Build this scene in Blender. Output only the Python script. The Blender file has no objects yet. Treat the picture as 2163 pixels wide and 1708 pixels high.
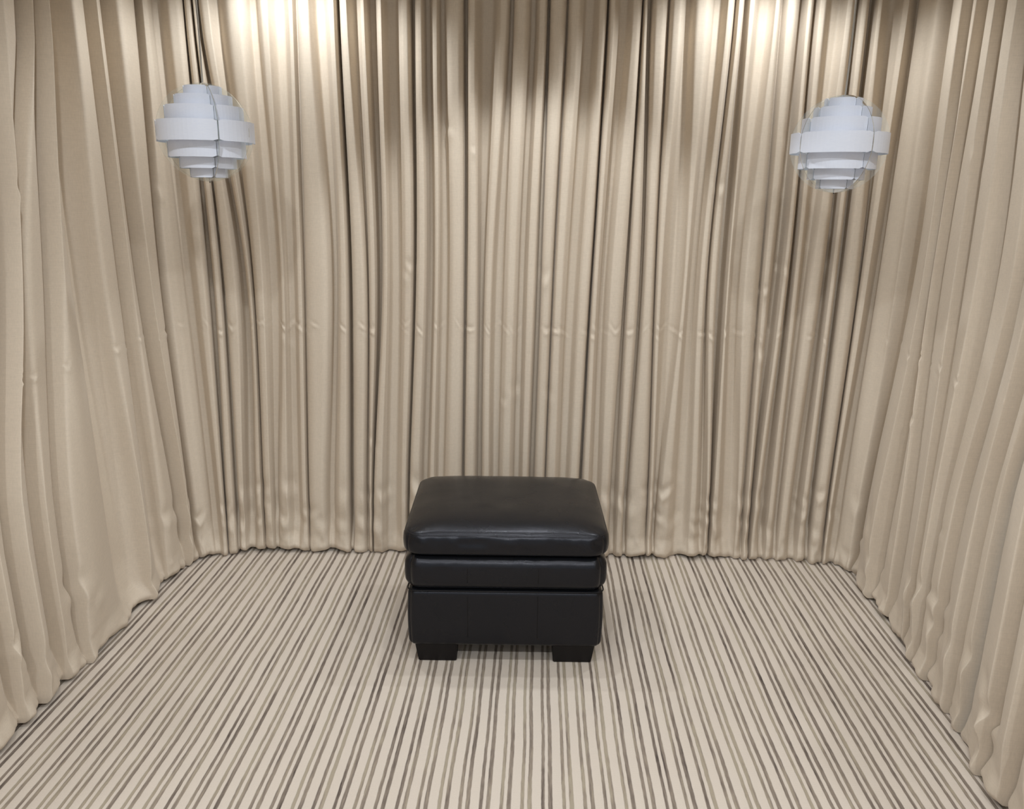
import bpy, bmesh, math, random
import numpy as np
from mathutils import Matrix, Vector

random.seed(7)
rng = np.random.default_rng(11)
S = bpy.context.scene
C = S.collection

# ------------------------------------------------------------------ camera
# photo 2163 x 1708, focal length 1680 px; camera 1.5 m above the carpet
FPX, CXP, CYP = 1680.0, 1081.5, 854.0
CAM = np.array([0.0, 0.0, 1.5])
AX = np.array([0.99940075, 0.0322659, 0.01253184])      # right
AY = np.array([0.02031204, -0.2535221, -0.96711631])    # down
AZ = np.array([-0.02802778, 0.96679132, -0.25402556])   # forward
cam_d = bpy.data.cameras.new('camera')
cam_d.sensor_fit = 'HORIZONTAL'
cam_d.sensor_width = 36.0
cam_d.lens = 36.0 * FPX / 2163.0
cam_d.clip_start = 0.02
cam = bpy.data.objects.new('camera', cam_d)
C.objects.link(cam)
m = Matrix.Identity(4)
for i in range(3):
    m[i][0], m[i][1], m[i][2], m[i][3] = AX[i], -AY[i], -AZ[i], CAM[i]
cam.matrix_world = m
S.camera = cam

# ------------------------------------------------------------------ view, world, lights
S.view_settings.view_transform = 'Standard'
S.view_settings.look = 'None'
S.view_settings.exposure = 0.0
S.view_settings.gamma = 1.0
S.view_settings.use_curve_mapping = False

w = bpy.data.worlds.new('world')
S.world = w
w.use_nodes = True
bg = w.node_tree.nodes['Background']
bg.inputs['Color'].default_value = (0.88, 0.94, 1.0, 1)
bg.inputs['Strength'].default_value = 0.75

LIGHT_COL = (0.90, 0.955, 1.0)
def spot(x, y, z, watts, cone, blend, radius=0.022, col=LIGHT_COL, aim=(0, 0, -1)):
    l = bpy.data.lights.new('downlight', 'SPOT')
    l.energy = watts
    l.spot_size = math.radians(cone)
    l.spot_blend = blend
    l.shadow_soft_size = radius
    l.color = col
    o = bpy.data.objects.new('downlight', l)
    o.location = (x, y, z)
    o.rotation_euler = Vector(aim).to_track_quat('-Z', 'Y').to_euler()
    C.objects.link(o)
CEIL = 2.45
# the recessed ceiling spots of the room: a back row close to the curtain, then two rows forward
spot(-0.88, 2.84, CEIL - .03, 26, 136, .5)
spot(0.78, 2.84, CEIL - .03, 26, 136, .5)
spot(-0.02, 2.56, CEIL - .03, 30, 102, .35)
for yy, watts in ((1.40, 24), (-0.1, 44)):
    for xx in (-0.85, 0.0, 0.85):
        spot(xx, yy, CEIL - .03, watts, 150, .45)

# ------------------------------------------------------------------ helpers
def mesh_obj(name, verts, faces, mat=None, parent=None, smooth=True):
    me = bpy.data.meshes.new(name)
    me.from_pydata([tuple(v) for v in verts], [], [tuple(f) for f in faces])
    me.update()
    if smooth:
        me.polygons.foreach_set('use_smooth', [True] * len(me.polygons))
    if mat is not None:
        for mm in (mat if isinstance(mat, (list, tuple)) else [mat]):
            me.materials.append(mm)
    o = bpy.data.objects.new(name, me)
    C.objects.link(o)
    if parent is not None:
        o.parent = parent
    return o

def grid_obj(name, V, mat, parent=None):
    """V: (rows, cols, 3) array -> one smooth grid mesh."""
    r, c = V.shape[:2]
    idx = np.arange(r * c).reshape(r, c)
    F = np.stack([idx[:-1, :-1], idx[:-1, 1:], idx[1:, 1:], idx[1:, :-1]], -1).reshape(-1, 4)
    me = bpy.data.meshes.new(name)
    me.vertices.add(r * c)
    me.vertices.foreach_set('co', V.reshape(-1).astype(np.float32))
    me.loops.add(F.size)
    me.loops.foreach_set('vertex_index', F.reshape(-1).astype(np.int32))
    me.polygons.add(len(F))
    me.polygons.foreach_set('loop_start', (np.arange(len(F)) * 4).astype(np.int32))
    me.polygons.foreach_set('use_smooth', np.ones(len(F), bool))
    me.update(calc_edges=True)
    me.validate()
    me.materials.append(mat)
    o = bpy.data.objects.new(name, me)
    C.objects.link(o)
    if parent is not None:
        o.parent = parent
    return o

def box(name, x0, x1, y0, y1, z0, z1, mat, parent=None, bevel=0.0):
    bm = bmesh.new()
    bmesh.ops.create_cube(bm, size=1)
    for v in bm.verts:
        v.co = Vector(((x0 + x1) / 2 + v.co.x * (x1 - x0), (y0 + y1) / 2 + v.co.y * (y1 - y0), (z0 + z1) / 2 + v.co.z * (z1 - z0)))
    if bevel:
        bmesh.ops.bevel(bm, geom=bm.edges[:], offset=bevel, segments=2, affect='EDGES')
    me = bpy.data.meshes.new(name)
    bm.to_mesh(me); bm.free()
    me.materials.append(mat)
    o = bpy.data.objects.new(name, me)
    C.objects.link(o)
    if parent is not None:
        o.parent = parent
    return o

def tube(name, pts, r, mat, parent=None, closed=False, seg=10):
    pts = [np.array(p, float) for p in pts]
    n = len(pts); V = []; F = []
    for i, p in enumerate(pts):
        a = pts[(i - 1) % n] if (closed or i > 0) else p
        b = pts[(i + 1) % n] if (closed or i < n - 1) else p
        t = (b - a); t /= np.linalg.norm(t)
        ref = np.array([0, 0, 1.0]) if abs(t[2]) < .9 else np.array([1.0, 0, 0])
        u = np.cross(t, ref); u /= np.linalg.norm(u); v = np.cross(t, u)
        for k in range(seg):
            q = 2 * math.pi * k / seg
            V.append(p + r * (math.cos(q) * u + math.sin(q) * v))
    for i in range(n if closed else n - 1):
        j = (i + 1) % n
        for k in range(seg):
            k2 = (k + 1) % seg
            F.append((i * seg + k, i * seg + k2, j * seg + k2, j * seg + k))
    if not closed:
        F.append(tuple(range(seg))[::-1]); F.append(tuple((n - 1) * seg + k for k in range(seg)))
    return mesh_obj(name, V, F, mat, parent)

def thing(name, label, cat, loc=(0, 0, 0), rotz=0, group=None):
    o = bpy.data.objects.new(name, None)
    o.empty_display_size = .1
    C.objects.link(o)
    o.location = loc; o.rotation_euler = (0, 0, rotz)
    return tag(o, label, cat, group)

def tag(o, label, cat, group=None):
    o['label'] = label; o['category'] = cat
    if group: o['group'] = group
    return o

def struct(o, label=None):
    o['kind'] = 'structure'
    if label: o['label'] = label
    return o

# value noise, vectorised
def _h(ix, iy, seed):
    n = (ix.astype(np.int64) * 374761393 + iy.astype(np.int64) * 668265263 + seed * 974634777) & 0xffffffff
    n = ((n ^ (n >> 13)) * 1274126177) & 0xffffffff
    return ((n ^ (n >> 16)) & 0xffff) / 32767.5 - 1
def vnoise(x, y, seed=0):
    x = np.asarray(x, float); y = np.asarray(y, float)
    x, y = np.broadcast_arrays(x, y)
    ix, iy = np.floor(x), np.floor(y)
    fx, fy = x - ix, y - iy
    fx = fx * fx * fx * (fx * (fx * 6 - 15) + 10); fy = fy * fy * fy * (fy * (fy * 6 - 15) + 10)
    a = _h(ix, iy, seed); b = _h(ix + 1, iy, seed); c = _h(ix, iy + 1, seed); d = _h(ix + 1, iy + 1, seed)
    return (a * (1 - fx) + b * fx) * (1 - fy) + (c * (1 - fx) + d * fx) * fy

# ------------------------------------------------------------------ materials
def srgb(r, g, b):
    f = lambda v: (v / 255 / 12.92) if v / 255 <= .04045 else ((v / 255 + .055) / 1.055) ** 2.4
    return (f(r), f(g), f(b), 1)

def new_mat(name):
    mt = bpy.data.materials.new(name)
    mt.use_nodes = True
    nt = mt.node_tree
    return mt, nt, nt.nodes['Principled BSDF'], nt.nodes['Material Output']

def nd(nt, typ, **kw):
    n = nt.nodes.new(typ)
    for k, v in kw.items():
        setattr(n, k, v)
    return n

def math_n(nt, op, a, b=None, c=None, clamp=False):
    n = nt.nodes.new('ShaderNodeMath'); n.operation = op; n.use_clamp = clamp
    for i, v in enumerate((a, b, c)):
        if v is None: continue
        if isinstance(v, (int, float)): n.inputs[i].default_value = v
        else: nt.links.new(v, n.inputs[i])
    return n.outputs[0]

def mix_col(nt, fac, a, b):
    n = nt.nodes.new('ShaderNodeMix'); n.data_type = 'RGBA'
    for s, v in ((n.inputs[0], fac), (n.inputs[6], a), (n.inputs[7], b)):
        if isinstance(v, (int, float, tuple)): s.default_value = v
        else: nt.links.new(v, s)
    return n.outputs[2]

def plain(name, col, rough=.6, spec=.3):
    mt, nt, p, o = new_mat(name)
    n = nd(nt, 'ShaderNodeTexNoise'); n.inputs['Scale'].default_value = 14
    cc = mix_col(nt, n.outputs[0], tuple(c * .93 for c in col[:3]) + (1,), tuple(min(1, c * 1.05) for c in col[:3]) + (1,))
    nt.links.new(cc, p.inputs['Base Color'])
    p.inputs['Roughness'].default_value = rough
    p.inputs['Specular IOR Level'].default_value = spec
    return mt

def fabric_mat():
    mt, nt, p, out = new_mat('beige_cotton')
    tc = nd(nt, 'ShaderNodeTexCoord')
    n1 = nd(nt, 'ShaderNodeTexNoise'); n1.inputs['Scale'].default_value = 2.2; n1.inputs['Detail'].default_value = 3
    nt.links.new(tc.outputs['Object'], n1.inputs['Vector'])
    mp = nd(nt, 'ShaderNodeMapping'); mp.inputs['Scale'].default_value = (350, 350, 60)
    nt.links.new(tc.outputs['Object'], mp.inputs['Vector'])
    n2 = nd(nt, 'ShaderNodeTexNoise'); n2.inputs['Scale'].default_value = 1.0; n2.inputs['Detail'].default_value = 2
    nt.links.new(mp.outputs[0], n2.inputs['Vector'])
    mp3 = nd(nt, 'ShaderNodeMapping'); mp3.inputs['Scale'].default_value = (40, 40, 420)
    nt.links.new(tc.outputs['Object'], mp3.inputs['Vector'])
    n3 = nd(nt, 'ShaderNodeTexNoise'); n3.inputs['Scale'].default_value = 1.0; n3.inputs['Detail'].default_value = 2
    nt.links.new(mp3.outputs[0], n3.inputs['Vector'])
    base = mix_col(nt, n1.outputs[0], FAB_A, FAB_B)
    weave = math_n(nt, 'MULTIPLY', math_n(nt, 'ADD', n2.outputs[0], n3.outputs[0]), .5)
    ramp = nd(nt, 'ShaderNodeMapRange'); ramp.inputs[1].default_value = .3; ramp.inputs[2].default_value = .7
    ramp.inputs[3].default_value = .93; ramp.inputs[4].default_value = 1.05
    nt.links.new(weave, ramp.inputs[0])
    mul = nd(nt, 'ShaderNodeVectorMath', operation='SCALE')
    nt.links.new(base, mul.inputs[0]); nt.links.new(ramp.outputs[0], mul.inputs[3])
    nt.links.new(mul.outputs[0], p.inputs['Base Color'])
    p.inputs['Roughness'].default_value = .62
    p.inputs['Specular IOR Level'].default_value = .22
    p.inputs['Sheen Weight'].default_value = .12
    p.inputs['Sheen Roughness'].default_value = .4
    bp = nd(nt, 'ShaderNodeBump'); bp.inputs['Strength'].default_value = .12; bp.inputs['Distance'].default_value = .001
    nt.links.new(weave, bp.inputs['Height']); nt.links.new(bp.outputs[0], p.inputs['Normal'])
    tr = nd(nt, 'ShaderNodeBsdfTranslucent')
    nt.links.new(mul.outputs[0], tr.inputs['Color'])
    mx = nd(nt, 'ShaderNodeMixShader'); mx.inputs[0].default_value = .12
    nt.links.new(p.outputs[0], mx.inputs[1]); nt.links.new(tr.outputs[0], mx.inputs[2])
    nt.links.new(mx.outputs[0], out.inputs['Surface'])
    return mt
FAB_A = srgb(213, 197, 177)
FAB_B = srgb(222, 208, 189)

STRIPE_P, STRIPE_X0 = 0.0528, -0.0894
def carpet_mat():
    mt, nt, p, out = new_mat('striped_flatweave')
    tc = nd(nt, 'ShaderNodeTexCoord')
    sep = nd(nt, 'ShaderNodeSeparateXYZ'); nt.links.new(tc.outputs['Object'], sep.inputs[0])
    def noise(sx, sy, detail=2, w=0.0, scale=1.0):
        cm = nd(nt, 'ShaderNodeCombineXYZ')
        nt.links.new(math_n(nt, 'MULTIPLY', sep.outputs[0], sx), cm.inputs[0])
        nt.links.new(math_n(nt, 'MULTIPLY', sep.outputs[1], sy), cm.inputs[1])
        cm.inputs[2].default_value = w
        n = nd(nt, 'ShaderNodeTexNoise'); n.inputs['Scale'].default_value = scale; n.inputs['Detail'].default_value = detail
        nt.links.new(cm.outputs[0], n.inputs['Vector'])
        return n.outputs[0]
    wob = math_n(nt, 'MULTIPLY', math_n(nt, 'SUBTRACT', noise(4, 2.2, 1), .5), .012)
    wob2 = math_n(nt, 'MULTIPLY', math_n(nt, 'SUBTRACT', noise(60, 26, 3, 5.0), .5), .0035)
    x = math_n(nt, 'ADD', math_n(nt, 'ADD', sep.outputs[0], wob), wob2)
    u = math_n(nt, 'DIVIDE', math_n(nt, 'SUBTRACT', x, STRIPE_X0), STRIPE_P)
    idn = math_n(nt, 'FLOOR', u)
    t = math_n(nt, 'FRACT', u)
    # 0..0.46 wide cream | ..0.62 dark | ..0.81 narrow cream | ..1 dark
    def band(a, b, soft=.015):
        lo = nd(nt, 'ShaderNodeMapRange', interpolation_type='SMOOTHSTEP'); hi = nd(nt, 'ShaderNodeMapRange', interpolation_type='SMOOTHSTEP')
        for n, c in ((lo, a), (hi, b)):
            nt.links.new(t, n.inputs[0]); n.inputs[1].default_value = c - soft; n.inputs[2].default_value = c + soft
        return math_n(nt, 'SUBTRACT', lo.outputs[0], hi.outputs[0])
    d1 = band(.435, .60, .024); d2 = band(.775, .972, .024)
    def rnd(k):
        wn = nd(nt, 'ShaderNodeTexWhiteNoise', noise_dimensions='1D')
        nt.links.new(math_n(nt, 'ADD', idn, k), wn.inputs['W'])
        return wn.outputs['Value']
    tone = noise(38, 3.4, 4, 2.0)
    tone2 = noise(260, 22, 3, 7.0)
    def dark(k):
        f = math_n(nt, 'ADD', math_n(nt, 'MULTIPLY', rnd(k), .22), math_n(nt, 'ADD', math_n(nt, 'MULTIPLY', tone, 1.0), math_n(nt, 'MULTIPLY', tone2, .5)))
        cr = nd(nt, 'ShaderNodeValToRGB')
        e = cr.color_ramp.elements
        e[0].position = .52; e[0].color = srgb(70, 61, 57)
        e[1].position = .70; e[1].color = srgb(120, 108, 98)
        for pos, col in ((.86, srgb(144, 131, 118)), (.97, srgb(160, 148, 130)), (1.0, srgb(164, 152, 134))):
            q = e.new(pos); q.color = col
        nt.links.new(f, cr.inputs[0])
        return cr.outputs[0]
    blot = noise(2.2, 2.2, 2, 9.0)
    cream = mix_col(nt, blot, srgb(207, 195, 182), srgb(216, 204, 192))
    fine = noise(500, 420, 1, 3.0)
    cream = mix_col(nt, math_n(nt, 'MULTIPLY', fine, .35), cream, srgb(184, 170, 152))
    col = mix_col(nt, d1, cream, dark(3.3))
    col = mix_col(nt, d2, col, dark(17.7))
    nt.links.new(col, p.inputs['Base Color'])
    p.inputs['Roughness'].default_value = .85
    p.inputs['Specular IOR Level'].default_value = .15
    # cords raised, dark yarn sunk; cross ribs
    rib = math_n(nt, 'SINE', math_n(nt, 'MULTIPLY', sep.outputs[1], 2 * math.pi / .0036))
    w1 = math_n(nt, 'SINE', math_n(nt, 'MULTIPLY', math_n(nt, 'DIVIDE', t, .47, clamp=True), math.pi))
    h = math_n(nt, 'SUBTRACT', math_n(nt, 'ADD', math_n(nt, 'MULTIPLY', w1, .35), 1.0), math_n(nt, 'MAXIMUM', d1, d2))
    h = math_n(nt, 'ADD', h, math_n(nt, 'MULTIPLY', rib, .07))
    h = math_n(nt, 'ADD', h, math_n(nt, 'MULTIPLY', fine, .25))
    bp = nd(nt, 'ShaderNodeBump'); bp.inputs['Strength'].default_value = .6; bp.inputs['Distance'].default_value = .0022
    nt.links.new(h, bp.inputs['Height']); nt.links.new(bp.outputs[0], p.inputs['Normal'])
    return mt

def leather_mat():
    mt, nt, p, out = new_mat('dark_leather')
    tc = nd(nt, 'ShaderNodeTexCoord')
    n1 = nd(nt, 'ShaderNodeTexNoise'); n1.inputs['Scale'].default_value = 5; n1.inputs['Detail'].default_value = 4
    v = nd(nt, 'ShaderNodeTexVoronoi'); v.inputs['Scale'].default_value = 260; v.feature = 'DISTANCE_TO_EDGE'
    n2 = nd(nt, 'ShaderNodeTexNoise'); n2.inputs['Scale'].default_value = 38; n2.inputs['Detail'].default_value = 4
    for n in (n1, v, n2): nt.links.new(tc.outputs['Object'], n.inputs['Vector'])
    col = mix_col(nt, n1.outputs[0], srgb(14, 17, 20), srgb(20, 20, 23))
    nt.links.new(col, p.inputs['Base Color'])
    mr = nd(nt, 'ShaderNodeMapRange'); mr.inputs[3].default_value = .23; mr.inputs[4].default_value = .31
    nt.links.new(n1.outputs[0], mr.inputs[0]); nt.links.new(mr.outputs[0], p.inputs['Roughness'])
    p.inputs['Specular IOR Level'].default_value = .34
    p.inputs['Specular Tint'].default_value = (.94, .92, 1, 1)
    hh = math_n(nt, 'ADD', math_n(nt, 'MULTIPLY', math_n(nt, 'MINIMUM', v.outputs[0], .12), 2.5), n2.outputs[0])
    bp = nd(nt, 'ShaderNodeBump'); bp.inputs['Strength'].default_value = .16; bp.inputs['Distance'].default_value = .002
    nt.links.new(hh, bp.inputs['Height']); nt.links.new(bp.outputs[0], p.inputs['Normal'])
    return mt

def clear_mat(name, tint, fac_min, fac_max):
    mt, nt, p, out = new_mat(name)
    nt.nodes.remove(p)
    lw = nd(nt, 'ShaderNodeFresnel'); lw.inputs['IOR'].default_value = 1.49
    tr = nd(nt, 'ShaderNodeBsdfTransparent'); tr.inputs['Color'].default_value = tint
    gl = nd(nt, 'ShaderNodeBsdfGlossy'); gl.inputs['Roughness'].default_value = .06
    df = nd(nt, 'ShaderNodeBsdfDiffuse'); df.inputs['Color'].default_value = (.9, .95, .93, 1)
    m1 = nd(nt, 'ShaderNodeMixShader'); m1.inputs[0].default_value = fac_min
    nt.links.new(tr.outputs[0], m1.inputs[1]); nt.links.new(df.outputs[0], m1.inputs[2])
    m2 = nd(nt, 'ShaderNodeMixShader')
    nt.links.new(math_n(nt, 'MULTIPLY', lw.outputs[0], fac_max), m2.inputs[0])
    nt.links.new(m1.outputs[0], m2.inputs[1]); nt.links.new(gl.outputs[0], m2.inputs[2])
    nt.links.new(m2.outputs[0], out.inputs['Surface'])
    return mt

def band_mat():
    mt, nt, p, out = new_mat('white_plastic_strip')
    n = nd(nt, 'ShaderNodeTexNoise'); n.inputs['Scale'].default_value = 20
    col = mix_col(nt, n.outputs[0], srgb(232, 237, 250), srgb(240, 244, 254))
    nt.links.new(col, p.inputs['Base Color'])
    p.inputs['Roughness'].default_value = .4
    tr = nd(nt, 'ShaderNodeBsdfTranslucent'); nt.links.new(col, tr.inputs['Color'])
    mx = nd(nt, 'ShaderNodeMixShader'); mx.inputs[0].default_value = .12
    nt.links.new(p.outputs[0], mx.inputs[1]); nt.links.new(tr.outputs[0], mx.inputs[2])
    nt.links.new(mx.outputs[0], out.inputs['Surface'])
    return mt

M = dict(
    fabric=fabric_mat(), carpet=carpet_mat(), leather=leather_mat(),
    wall=plain('blue_grey_paint', srgb(112, 120, 138), .8),
    ceil=plain('white_ceiling_paint', srgb(222, 222, 220), .85),
    foot=plain('black_wood', srgb(16, 13, 14), .45),
    thread=plain('dark_thread', srgb(14, 11, 13), .6),
    band=band_mat(),
    clear=clear_mat('clear_acrylic', (.985, .995, .99, 1), .045, 1.0),
    edge=clear_mat('acrylic_edge', (.66, .72, .70, 1), .14, .6),
    cord=plain('pale_grey_cord', srgb(176, 172, 164), .5),
    metal=plain('dull_metal', srgb(96, 94, 92), .4),
    bulb=plain('frosted_bulb', srgb(236, 236, 234), .35),
)

# ------------------------------------------------------------------ room shell
struct(box('floor', -1.9, 1.9, -2.2, 3.5, -.06, 0, M['carpet']), 'cream carpet with thin dark grey and brown stripes')
struct(box('wall_back', -1.9, 1.9, 3.40, 3.5, 0, CEIL, M['wall']))
struct(box('wall_left', -1.9, -1.72, -0.5, 3.40, 0, CEIL, M['wall']))
struct(box('wall_right', 1.62, 1.9, -0.5, 3.40, 0, CEIL, M['wall']))
struct(box('ceiling', -1.9, 1.9, -0.5, 3.5, CEIL, CEIL + .08, M['ceil']))

# ------------------------------------------------------------------ curtains
# plan of the curtain track (valley line), left wall -> back wall -> right wall
PLAN = np.array([(-1.60, .25), (-1.545, 1.5), (-1.535, 1.85), (-1.525, 2.35), (-1.495, 2.95), (-1.43, 3.10), (-1.28, 3.175), (-1.05, 3.20),
                 (-.66, 3.225), (0, 3.235), (.65, 3.24), (1.14, 3.24), (1.32, 3.20), (1.41, 3.08), (1.415, 2.95), (1.36, 2.2), (1.30, 1.757),
                 (1.26, 1.3), (1.22, .25)])
def smooth_path(P, n=1600):
    pts = []
    Q = np.vstack([2 * P[0] - P[1], P, 2 * P[-1] - P[-2]])
    for i in range(1, len(Q) - 2):
        p0, p1, p2, p3 = Q[i - 1:i + 3]
        t0 = 0; t1 = np.linalg.norm(p1 - p0) ** .5; t2 = t1 + np.linalg.norm(p2 - p1) ** .5; t3 = t2 + np.linalg.norm(p3 - p2) ** .5
        t = np.linspace(t1, t2, 60, endpoint=False)[:, None]
        A1 = (t1 - t) / (t1 - t0) * p0 + (t - t0) / (t1 - t0) * p1
        A2 = (t2 - t) / (t2 - t1) * p1 + (t - t1) / (t2 - t1) * p2
        A3 = (t3 - t) / (t3 - t2) * p2 + (t - t2) / (t3 - t2) * p3
        B1 = (t2 - t) / (t2 - t0) * A1 + (t - t0) / (t2 - t0) * A2
        B2 = (t3 - t) / (t3 - t1) * A2 + (t - t1) / (t3 - t1) * A3
        pts.append((t2 - t) / (t2 - t1) * B1 + (t - t1) / (t2 - t1) * B2)
    pts = np.vstack(pts + [P[-1:]])
    d = np.r_[0, np.cumsum(np.linalg.norm(np.diff(pts, axis=0), axis=1))]
    s = np.linspace(0, d[-1], n)
    return s, np.stack([np.interp(s, d, pts[:, 0]), np.interp(s, d, pts[:, 1])], 1)
PS, PXY = smooth_path(PLAN)
TAN = np.gradient(PXY, PS, axis=0); TAN /= np.linalg.norm(TAN, axis=1)[:, None]
NRM = np.stack([TAN[:, 1], -TAN[:, 0]], 1)      # points into the room (right of travel)
def path_at(s, off):
    p = np.stack([np.interp(s, PS, PXY[:, 0]), np.interp(s, PS, PXY[:, 1])], -1)
    n = np.stack([np.interp(s, PS, NRM[:, 0]), np.interp(s, PS, NRM[:, 1])], -1)
    return p + n * np.asarray(off)[..., None]

AMP = .084
def locate(px, py, depth):
    """where the sight line through a photo pixel meets the curtain surface lying `depth` in front of the track: (s, z)"""
    d = AX * (px - CXP) / FPX + AY * (py - CYP) / FPX + AZ
    L = PXY + NRM * depth
    cr = L[:, 0] * d[1] - L[:, 1] * d[0]            # sign change = crossing of the sight line in plan
    k = np.where(np.sign(cr[:-1]) != np.sign(cr[1:]))[0]
    k = [i for i in k if L[i] @ d[:2] > 0]
    if not k:
        return None
    i = k[0]
    f = cr[i] / (cr[i] - cr[i + 1])
    q = L[i] * (1 - f) + L[i + 1] * f
    t = np.linalg.norm(q) / np.linalg.norm(d[:2])
    return PS[i] * (1 - f) + PS[i + 1] * f, CAM[2] + t * d[2]

# folds seen in the photo: columns at three heights (upper, middle, lower), then the gap that follows
# gap kinds: D = edge of a panel, d = deep crease, s = soft hollow, t = thin tuck
FOLDS = [
 (-190, -120, -150, -70, -130, -60, 's'), (-105, -40, -60, -5, -50, -4, 's'), (-30, 33, 0, 22, 2, 60, 't'),
 (37, 60, 25, 90, 66, 112, 't'), (62, 84, 96, 150, 116, 218, 'S'),
 (129, 184, 193, 246, 272, 307, 't'), (188, 223, 250, 283, 321, 365, 's'), (228, 290, 287, 335, 370, 398, 'D'),
 (298, 326, 341, 386, 405, 441, 's'), (354, 392, 409, 437, 461, 474, 'd'), (396, 411, 450, 465, 478, 496, 'd'), (413, 422, 472, 502, 504, 519, 'd'),
 (429, 454, 519, 529, 541, 556, 't'), (476, 524, 535, 561, 559, 577, 's'), (550, 576, 591, 602, 590, 614, 's'), (609, 624, 625, 640, 636, 651, 't'),
 (630, 662, 646, 700, 654, 691, 's'), (694, 713, 715, 735, 710, 738, 'D'),
 (720, 741, 744, 774, 748, 774, 't'), (761, 775, 779, 796, 780, 786, 'd'), (797, 811, 808, 822, 788, 813, 's'), (845, 868, 851, 874, 845, 861, 'd'),
 (878, 896, 880, 902, 866, 890, 's'), (912, 928, 917, 929, 905, 920, 's'), (943, 979, 950, 980, 940, 975, 'd'), (989, 1008, 987, 1010, 981, 1005, 'd'),
 (1050, 1074, 1024, 1042, 1018, 1036, 's'), (1085, 1116, 1067, 1093, 1055, 1080, 's'), (1133, 1154, 1110, 1133, 1098, 1115, 'd'), (1161, 1193, 1144, 1167, 1127, 1148, 't'),
 (1199, 1228, 1171, 1195, 1151, 1175, 's'), (1258, 1279, 1223, 1248, 1197, 1220, 'D'),
 (1283, 1300, 1253, 1267, 1227, 1245, 's'), (1328, 1353, 1284, 1320, 1264, 1287, 'd'), (1355, 1366, 1328, 1351, 1302, 1317, 'd'), (1377, 1408, 1361, 1383, 1327, 1365, 't'),
 (1413, 1442, 1387, 1403, 1369, 1379, 's'), (1461, 1500, 1443, 1456, 1388, 1420, 's'), (1526, 1545, 1476, 1494, 1453, 1474, 't'), (1549, 1566, 1498, 1517, 1488, 1498, 'D'),
 (1574, 1593, 1534, 1544, 1502, 1521, 's'), (1628, 1646, 1567, 1605, 1554, 1567, 't'), (1652, 1683, 1611, 1631, 1573, 1585, 'd'), (1695, 1712, 1651, 1666, 1589, 1606, 'd'),
 (1719, 1742, 1675, 1691, 1622, 1639, 's'), (1777, 1798, 1708, 1739, 1649, 1670, 'd'), (1808, 1828, 1753, 1768, 1691, 1707, 'd'), (1842, 1860, 1780, 1814, 1719, 1746, 't'),
 (1892, 1917, 1819, 1842, 1750, 1761, 's'), (1931, 1990, 1858, 1909, 1783, 1827, 'D'),
 (2003, 2027, 1931, 1957, 1836, 1862, 's'), (2031, 2060, 1961, 1971, 1887, 1912, 's'), (2077, 2101, 1995, 2023, 1932, 1949, 't'), (2105, 2150, 2028, 2077, 1956, 1976, 's'),
 (2158, 2200, 2097, 2150, 1984, 2030, 't'), (2206, 2245, 2158, 2190, 2036, 2077, 's'), (2265, 2300, 2212, 2248, 2088, 2117, 'D'),
 (2325, 2362, 2272, 2295, 2143, 2174, 's'), (2392, 2430, 2325, 2358, 2200, 2235, 's'), (2465, 2510, 2390, 2430, 2268, 2310, 's'),
]
GAPD = dict(D=-.05, d=.08, s=.33, S=.20, t=.36)
YS = (80, 580, 1060)
ctrl = []          # (s_top, s_mid, s_low, depth 0..1, tag)
zs3 = []
for i, f in enumerate(FOLDS):
    L = [f[0], f[2], f[4]]; R = [f[1], f[3], f[5]]
    amp = (.86 + .28 * random.random()) * (1.25 if i < 8 or i >= 50 else 1.0)
    side = i < 8 or i >= 50
    for fr, dep in (((0, .55), (.32, .92), (.66, 1.0), (1, .62)) if side else ((0, .70), (.30, .97), (.68, 1.0), (1, .70))):
        ss = []; zz = []
        for k in range(3):
            r = locate(L[k] + (R[k] - L[k]) * fr, YS[k], dep * AMP * amp)
            ss.append(r[0]); zz.append(r[1])
        ctrl.append([*ss, dep * amp, 'f', i]); zs3.append(zz)
    if i < len(FOLDS) - 1:
        n = FOLDS[i + 1]
        g = GAPD[f[6]]
        for fr in ((.5,) if f[6] == 't' else (.3, .7)):
            ss = []; zz = []
            for k, (a, b) in enumerate(((f[1], n[0]), (f[3], n[2]), (f[5], n[4]))):
                r = locate(a + (b - a) * fr, YS[k], AMP * .55)
                ss.append(r[0]); zz.append(r[1])
            ctrl.append([*ss, g, 'gap' + f[6], i]); zs3.append(zz)

# unseen near ends of the side curtains carry on with even folds
def near_end(s_from, s_to, step):
    out = []
    n = max(2, int(abs(s_to - s_from) / step))
    for k in range(1, n + 1):
        s = s_from + (s_to - s_from) * k / n
        j = random.uniform(-.008, .008)
        out.append([s + j, s + j, s + j, (1.0 if k % 2 else .15) * random.uniform(.85, 1.1), 'f', -1])
    return out
s_first = min(ctrl[0][:3]) - .03
s_last = max(ctrl[-1][:3]) + .03
head = near_end(s_first, .02, .055)[::-1]
tail = near_end(s_last, PS[-1] - .02, .055)
ctrl = head + ctrl + tail
zs3 = [[2.0, 1.2, .3]] * len(head) + zs3 + [[2.0, 1.2, .3]] * len(tail)
SC = np.array([c[:3] for c in ctrl]); DEP = np.array([c[3] for c in ctrl])
Z3 = np.array(zs3)
for k in range(3):                              # keep the cloth running forward
    for i in range(1, len(SC)):
        SC[i, k] = max(SC[i, k], SC[i - 1, k] + .0022)
# rows
ZTOP = 2.40
ZR = np.concatenate([np.linspace(ZTOP, 1.75, 34, endpoint=False), np.linspace(1.75, .34, 200, endpoint=False), np.linspace(.34, .05, 48, endpoint=False), np.linspace(.05, 0, 14)])
NR = len(ZR)
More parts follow.
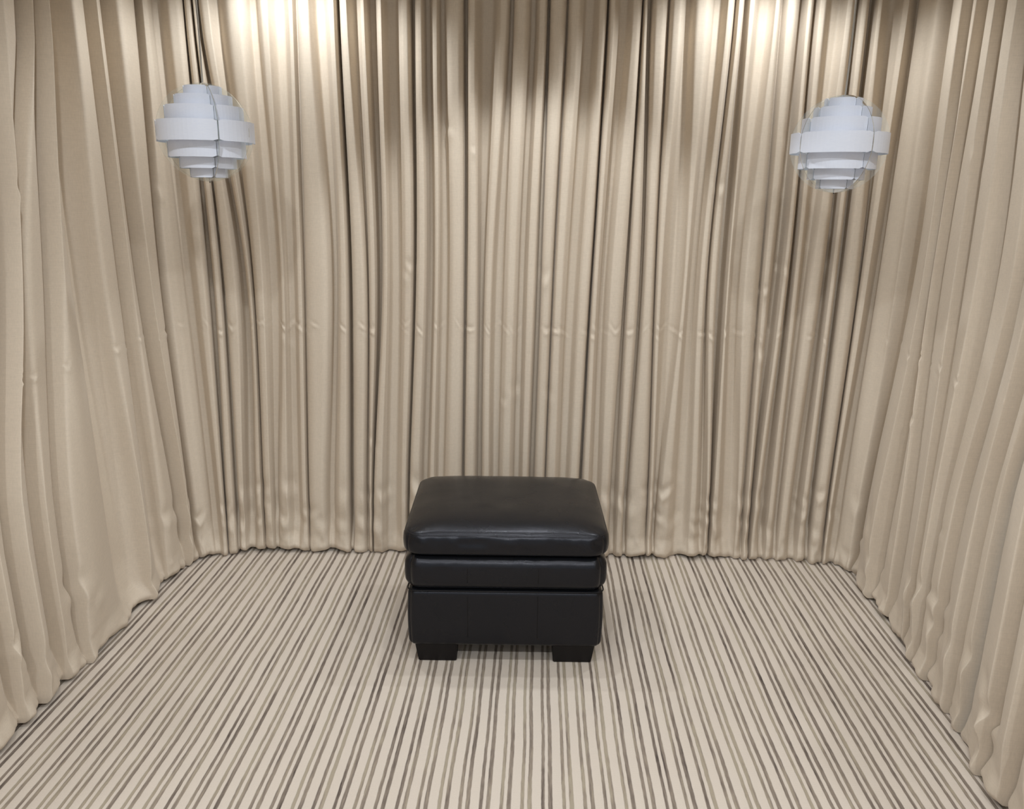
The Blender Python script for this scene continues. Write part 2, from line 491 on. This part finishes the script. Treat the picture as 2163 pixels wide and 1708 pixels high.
# s of each control at each row: smooth curve through the three measured heights
SROW = np.zeros((NR, len(SC)))
for j in range(len(SC)):
    zt, zm, zb = Z3[j]
    st, sm, sb = SC[j]
    a1 = (st - sm) / (zt - zm); a0 = (sm - sb) / (zm - zb)
    am = (a1 + a0) / 2
    def herm(z, z0, z1, p0, p1, m0, m1):
        h = z1 - z0; t = (z - z0) / h
        return (2 * t**3 - 3 * t**2 + 1) * p0 + (t**3 - 2 * t**2 + t) * h * m0 + (-2 * t**3 + 3 * t**2) * p1 + (t**3 - t**2) * h * m1
    up = herm(ZR, zm, zt, sm, st, am, a1 * .9)
    lo = herm(ZR, zb, zm, sb, sm, a0 * .6, am)
    v = np.where(ZR >= zm, up, lo)
    v = np.where(ZR > zt, st + (ZR - zt) * a1 * .5, v)
    v = np.where(ZR < zb, sb + np.maximum(ZR - zb, -.15) * a0 * .3, v)
    SROW[:, j] = v
for i in range(1, SROW.shape[1]):
    SROW[:, i] = np.maximum(SROW[:, i], SROW[:, i - 1] + .0018)

# samples across: ease between control points
def pchip_slopes(y):
    d = np.diff(y)
    m_ = np.zeros_like(y)
    pr = d[:-1] * d[1:]
    m_[1:-1] = np.where(pr > 0, 2 * pr / (d[:-1] + d[1:] + 1e-12), 0)
    return m_
NSUB = 5
panels_idx = [0] + [j for j, c in enumerate(ctrl) if c[4] == 'gapD' and (j + 1 < len(ctrl) and ctrl[j + 1][4] != 'gapD')] + [len(ctrl) - 1]
mD = pchip_slopes(DEP)
par = []
for j in range(len(ctrl) - 1):
    for q in range(NSUB):
        par.append((j, q / NSUB))
par.append((len(ctrl) - 2, 1.0))
PJ = np.array([p[0] for p in par]); PT = np.array([p[1] for p in par])
h00 = 2 * PT**3 - 3 * PT**2 + 1; h10 = PT**3 - 2 * PT**2 + PT; h01 = -2 * PT**3 + 3 * PT**2; h11 = PT**3 - PT**2
DCOL = h00 * DEP[PJ] + h10 * mD[PJ] + h01 * DEP[PJ + 1] + h11 * mD[PJ + 1]
SG = np.zeros((NR, len(par)))
for r in range(NR):
    y = SROW[r]; ms = pchip_slopes(y)
    ms[0] = y[1] - y[0]; ms[-1] = y[-1] - y[-2]
    SG[r] = h00 * y[PJ] + h10 * ms[PJ] + h01 * y[PJ + 1] + h11 * ms[PJ + 1]
ZG = np.repeat(ZR[:, None], len(par), 1)
wfill = np.clip((.20 - ZG) / .20, 0, 1) ** 1.4        # folds fill out where the cloth rests on the carpet
OFF = AMP * (DCOL[None, :] + (.86 - DCOL[None, :]) * .62 * wfill)
# gentle life of the cloth
ridge = np.clip(DCOL, 0, 1)[None, :]
OFF += .005 * vnoise(SG * 9, ZG * .9, 1) * (.4 + ridge) + .0012 * vnoise(SG * 26, ZG * 3.0, 2) * ridge
SG2 = SG + .0012 * vnoise(SG * 6, ZG * 2.0, 3)
# kinks: the packing crease near 0.97 m, a few higher and lower ones
ref = SG[np.argmin(abs(ZR - 1.0))]
kinks = []
for i, c in enumerate(ctrl):
    if c[4] != 'f' or c[3] < .5: continue
    s0 = SROW[np.argmin(abs(ZR - 1.0)), i]
    if random.random() < .34: kinks.append((s0, .975 + random.gauss(0, .012), random.uniform(.012, .028), random.uniform(.007, .013), random.uniform(.0018, .004), random.uniform(-1.6, 1.6)))
    if random.random() < .14: kinks.append((s0, random.uniform(.35, 1.75), random.uniform(.012, .03), random.uniform(.018, .035), random.uniform(.002, .005), random.uniform(-1.2, 1.2)))
    if random.random() < .40:
        k = int(np.argmin(abs(ZR - .2))); kinks.append((SROW[k, i], random.uniform(.10, .30), random.uniform(.016, .04), random.uniform(.024, .05), random.uniform(.004, .010), random.uniform(-.9, .9)))
for s0, z0, ws, hz, am, tilt in kinks:
    rows = np.where(abs(ZR - z0) < 4 * hz + .05)[0]
    cols = np.where(abs(SG[rows[len(rows) // 2]] - s0) < 4 * ws + .03)[0]
    if not len(cols): continue
    sl = np.ix_(rows, cols)
    ds = SG[sl] - s0
    dz = (ZG[sl] - z0 - tilt * (abs(ds) if tilt > 0 else ds)) / hz
    OFF[sl] += -am * np.exp(-(ds / ws) ** 2) * dz * np.exp(-dz * dz) * 2.2
# hem: cloth resting on the carpet, bulging out and tucked under
hemk = np.clip((.085 - ZG) / .085, 0, 1)
hn = vnoise(SG * 16, SG * 0 + 3.3, 5)
hn2 = vnoise(SG * 38, ZG * 10, 6)
OFF += hemk ** 1.2 * (.018 + .018 * hn + .008 * hn2) + .0045 * vnoise(SG * 48, ZG * 26, 12) * np.clip((.14 - ZG) / .10, 0, 1)
tuck = np.clip((.028 - ZG) / .028, 0, 1)
OFF -= tuck ** 2 * (.020 + .010 * hn)
lift = np.clip(.5 + .9 * vnoise(SG * 11, SG * 0 + 8.1, 8), 0, 1) * .014
ZG = ZG + lift * np.clip((.30 - ZG) / .30, 0, 1) ** 2 + .002
flare = np.clip((.7 - ZG) / .7, 0, 1) ** 2
OFF += .010 * flare
XY = path_at(SG2, OFF)
VG = np.concatenate([XY, ZG[..., None]], -1)

PANEL_LABELS = [
 'long beige curtain panel on the left side wall, reaching past the frame edge',
 'beige curtain panel behind the left white pendant, next to the left corner',
 'beige curtain panel hanging directly behind the dark ottoman, left of the dim middle',
 'narrow beige curtain panel just right of the ottoman on the back wall',
 'beige curtain panel behind the right white pendant, curving into the right corner',
 'beige curtain panel along the right side wall with wide slanting folds',
 'nearest beige curtain panel on the right, cut off by the lower right frame edge',
]
bounds = [j * NSUB for j in panels_idx]
bounds[-1] = len(par) - 1
assert len(bounds) == len(PANEL_LABELS) + 1, len(bounds)
for k in range(len(bounds) - 1):
    a, b = bounds[k], bounds[k + 1]
    if k == len(bounds) - 2: a += NSUB          # the nearest panel hangs clear of its neighbour: an open slit
    if k == len(bounds) - 3: b -= NSUB
    o = grid_obj('curtain_panel', VG[:, a:b + 1], M['fabric'])
    tag(o, PANEL_LABELS[k], 'curtain', 'beige curtain panels')

# ------------------------------------------------------------------ ottoman
def cushion(name, hx, hy, z0, z1, r, mat, parent, crown=0.0, puff=0.0, n=56, seed=0, wr=0.0, taper=0.0, rp=0.0):
    hz = (z1 - z0) / 2; zc = (z0 + z1) / 2
    H = np.array([hx, hy, hz])
    g = np.linspace(-1, 1, n + 1)
    g = np.sign(g) * (1 - (1 - abs(g)) ** 1.35)          # denser towards the edges
    A, B = np.meshgrid(g, g, indexing='ij')
    V = []; F = []; base = 0
    for ax in range(3):
        for sg in (-1, 1):
            P = np.zeros((n + 1, n + 1, 3))
            P[..., ax] = sg; P[..., (ax + 1) % 3] = A; P[..., (ax + 2) % 3] = B
            P = P * H
            lim = np.maximum(H - r, 0)
            Q = np.clip(P, -lim, lim)
            D = P - Q; D /= np.linalg.norm(D, axis=-1, keepdims=True) + 1e-9
            R_ = Q + np.minimum(r, H.min()) * D
            nx, ny, nz = R_[..., 0] / hx, R_[..., 1] / hy, R_[..., 2] / hz
            k = np.clip((R_[..., 2] + hz) / (2 * hz), 0, 1)
            R_[..., 2] += crown * (1 - abs(nx)**5).clip(0) * (1 - abs(ny)**5).clip(0) * k
            if rp:
                dx = abs(R_[..., 0]) - (hx - rp); dy = abs(R_[..., 1]) - (hy - rp)
                on = (dx > 0) & (dy > 0)
                k2 = np.where(on, np.maximum(dx, dy) / (np.hypot(dx, dy) + 1e-9), 1)
                R_[..., 0] = np.where(on, np.sign(R_[..., 0]) * (hx - rp + dx * k2), R_[..., 0])
                R_[..., 1] = np.where(on, np.sign(R_[..., 1]) * (hy - rp + dy * k2), R_[..., 1])
            bul = puff * (1 - nz**2).clip(0)
            R_[..., 0] += np.sign(nx) * bul * abs(nx) ** 6; R_[..., 1] += np.sign(ny) * bul * abs(ny) ** 6
            R_[..., 0] *= 1 + taper * nz; R_[..., 1] *= 1 + taper * nz
            if wr:
                w_ = wr * (vnoise(R_[..., 0] * 42 + 7, R_[..., 2] * 30 + R_[..., 1] * 42, seed) * abs(ny) ** 8 * (1 - nz**2).clip(0))
                R_[..., 1] += np.sign(ny) * w_
                R_[..., 2] += .25 * wr * vnoise(R_[..., 0] * 14, R_[..., 1] * 14, seed + 1) * k
            R_[..., 2] += zc
            V.append(R_.reshape(-1, 3))
            idx = np.arange((n + 1) ** 2).reshape(n + 1, n + 1) + base
            q = np.stack([idx[:-1, :-1], idx[1:, :-1], idx[1:, 1:], idx[:-1, 1:]], -1).reshape(-1, 4)
            F.append(q if sg > 0 else q[:, ::-1]); base += (n + 1) ** 2
    o = mesh_obj(name, np.vstack(V), np.vstack(F).tolist(), mat, parent)
    bm = bmesh.new(); bm.from_mesh(o.data)
    bmesh.ops.remove_doubles(bm, verts=bm.verts, dist=1e-5)
    bm.to_mesh(o.data); bm.free()
    o.data.polygons.foreach_set('use_smooth', [True] * len(o.data.polygons))
    return o

OT_X, OT_Y = -.088, 2.582
ott = thing('ottoman', 'dark brown-black leather ottoman standing on the striped carpet', 'ottoman', (OT_X, OT_Y, 0), math.radians(1.6))
HY = .262
cushion('base_box', .316, HY - .004, .066, .268, .016, M['leather'], ott, puff=.004, seed=3, rp=.025)
bandp = cushion('padded_band', .322, HY, .264, .388, .036, M['leather'], ott, puff=.006, wr=.0012, seed=5, rp=.045)
lid = cushion('seat_cushion', .327, HY + .006,   .392, .464, .014, M['leather'], ott, crown=.036, puff=.005, wr=.0040, seed=9, rp=.060)
def rrect(hx, hy, r, z, n=10):
    pts = []
    for cx, cy, a0 in ((hx - r, hy - r, 0), (-hx + r, hy - r, 90), (-hx + r, -hy + r, 180), (hx - r, -hy + r, 270)):
        for k in range(n + 1):
            a = math.radians(a0 + 90 * k / n)
            pts.append((cx + r * math.cos(a), cy + r * math.sin(a), z))
    return pts
tube('piping', rrect(.3235, HY + .0030, .060, .4600), .0024, M['leather'], lid, closed=True)
tube('base_seam', rrect(.3175, HY - .0015, .030, .2665), .0022, M['thread'], ott, closed=True)
def seam(x, z0, z1, y, parent, bow):
    pts = []
    for k in range(13):
        t = k / 12
        z = z0 + (z1 - z0) * t
        pts.append((x, y - bow * (1 - (2 * t - 1) ** 2), z))
    tube('stitched_seam', pts, .0011, M['thread'], parent, seg=6)
for x in (-.122, .105):
    seam(x, .30, .352, -HY - .0048, bandp, .0012)
for x in (-.122, .105):
    seam(x, .10, .25, -HY + .0012, ott, .001)
def foot(sx, sy):
    x1 = .292 * sx; x0 = .158 * sx; y1 = (HY - .016) * sy; y0 = (HY - .10) * sy
    z1, z0 = .075, 0.0
    xb1, xb0 = .286 * sx, .160 * sx; yb1, yb0 = (HY - .022) * sy, (HY - .096) * sy
    bm = bmesh.new()
    co = [(xb0, yb0, z0), (xb1, yb0, z0), (xb1, yb1, z0), (xb0, yb1, z0), (x0, y0, z1), (x1 + .006 * sx, y0, z1), (x1 + .006 * sx, y1, z1), (x0, y1, z1)]
    vs = [bm.verts.new(c) for c in co]
    for f in ((0, 3, 2, 1), (4, 5, 6, 7), (0, 1, 5, 4), (1, 2, 6, 5), (2, 3, 7, 6), (3, 0, 4, 7)):
        bm.faces.new([vs[i] for i in f])
    bmesh.ops.recalc_face_normals(bm, faces=bm.faces[:])
    bmesh.ops.bevel(bm, geom=bm.edges[:], offset=.003, segments=2, affect='EDGES')
    me = bpy.data.meshes.new('foot'); bm.to_mesh(me); bm.free(); me.materials.append(M['foot'])
    o = bpy.data.objects.new('foot', me); C.objects.link(o); o.parent = ott
for sx in (-1, 1):
    for sy in (-1, 1):
        foot(sx, sy)

# ------------------------------------------------------------------ pendants
BANDS = [(.38, .72, .92), (.58, .50, .735), (.79, .20, .515), (.99, -.20, .215), (.79, -.515, -.185), (.58, -.735, -.50), (.38, -.92, -.72)]
def pendant(loc, R, a0, label, bend):
    t = thing('pendant_lamp', label, 'pendant lamp', loc, 0, 'white banded pendants')
    # clear acrylic discs crossing on the vertical axis
    for k, da in enumerate((0, 90, 45)):
        a = a0 + math.radians(da)
        n = 72; th = .0013
        u = np.array([math.sin(a), -math.cos(a), 0]); nv = np.array([math.cos(a), math.sin(a), 0])
        V = []
        for sgn in (-1, 1):
            for j in range(n):
                q = 2 * math.pi * j / n
                V.append(u * R * math.cos(q) + np.array([0, 0, R * math.sin(q)]) + nv * th * sgn)
        F = [tuple(range(n))[::-1], tuple(range(n, 2 * n))] + [(j, (j + 1) % n, n + (j + 1) % n, n + j) for j in range(n)]
        o = mesh_obj('acrylic_disc', V, F, [M['clear'], M['edge']], t, smooth=False)
        for p_ in o.data.polygons:
            p_.material_index = 1 if len(p_.vertices) == 4 else 0
        o['label'] = 'clear acrylic disc'
    # white strips, each ring four arcs clipped into the discs
    for rr, z0, z1 in BANDS:
        r = rr * R
        bm = bmesh.new()
        for qd in range(4):
            s0 = a0 - math.pi / 2 + qd * math.pi / 2 + max(.0022, .0016) / r
            s1 = a0 - math.pi / 2 + (qd + 1) * math.pi / 2 - max(.0022, .0016) / r
            n = 16; th = .0008
            rings = []
            for j in range(n + 1):
                q = s0 + (s1 - s0) * j / n
                c_, s_ = math.cos(q), math.sin(q)
                rd = min(j, n - j) == 0 and .004 or 0
                rings.append([bm.verts.new((c_ * (r + dx), s_ * (r + dx), z)) for dx, z in ((th, z0 * R + rd), (th, z1 * R - rd), (-th, z1 * R - rd), (-th, z0 * R + rd))])
            for j in range(n):
                for k in range(4):
                    bm.faces.new((rings[j][k], rings[j + 1][k], rings[j + 1][(k + 1) % 4], rings[j][(k + 1) % 4]))
            bm.faces.new(rings[0]); bm.faces.new(rings[-1][::-1])
        bmesh.ops.recalc_face_normals(bm, faces=bm.faces[:])
        me = bpy.data.meshes.new('shade_band'); bm.to_mesh(me); bm.free()
        me.materials.append(M['band'])
        o = bpy.data.objects.new('shade_band', me); C.objects.link(o); o.parent = t
    # socket and bulb on the axis
    def lathe(name, prof, mat, par):
        n = 20; V = []; F = []
        for r_, z in prof:
            for j in range(n):
                V.append((r_ * math.cos(2 * math.pi * j / n), r_ * math.sin(2 * math.pi * j / n), z))
        for i in range(len(prof) - 1):
            for j in range(n):
                F.append((i * n + j, i * n + (j + 1) % n, (i + 1) * n + (j + 1) % n, (i + 1) * n + j))
        return mesh_obj(name, V, F, mat, par)
    lathe('bulb_socket', [(.001, .06), (.017, .06), (.019, .055), (.019, .005), (.014, 0), (.001, 0)], M['bulb'], t)
    lathe('bulb', [(.001, -.072), (.012, -.070), (.023, -.060), (.029, -.045), (.027, -.028), (.018, -.010), (.013, 0)], M['bulb'], t)
    tube('stem_rod', [(0, 0, -R - .004), (0, 0, -.07)], .0016, M['metal'], t, seg=8)
    top = CEIL - loc[2] - .03
    pts = []
    for k in range(25):
        f = k / 24
        z = .055 + (top - .055) * f
        pts.append((bend * math.sin(f * math.pi * 1.5) * .006, bend * .003 * math.sin(f * 5), z))
    tube('cord', pts, .0027, M['cord'], t, seg=8)
    lathe('ceiling_cup', [(.001, top - .03), (.02, top - .03), (.045, top + .005), (.048, top + .03), (.001, top + .03)], M['bulb'], t)
    return t
pendant((-1.048, 2.60, 1.678), .147, math.radians(14 + 22), 'white banded globe pendant hanging on the left, near the left corner', .4)
pendant((.920, 2.60, 1.664), .143, math.radians(45 - 24), 'white banded globe pendant hanging on the right, in front of the right corner', 1.0)
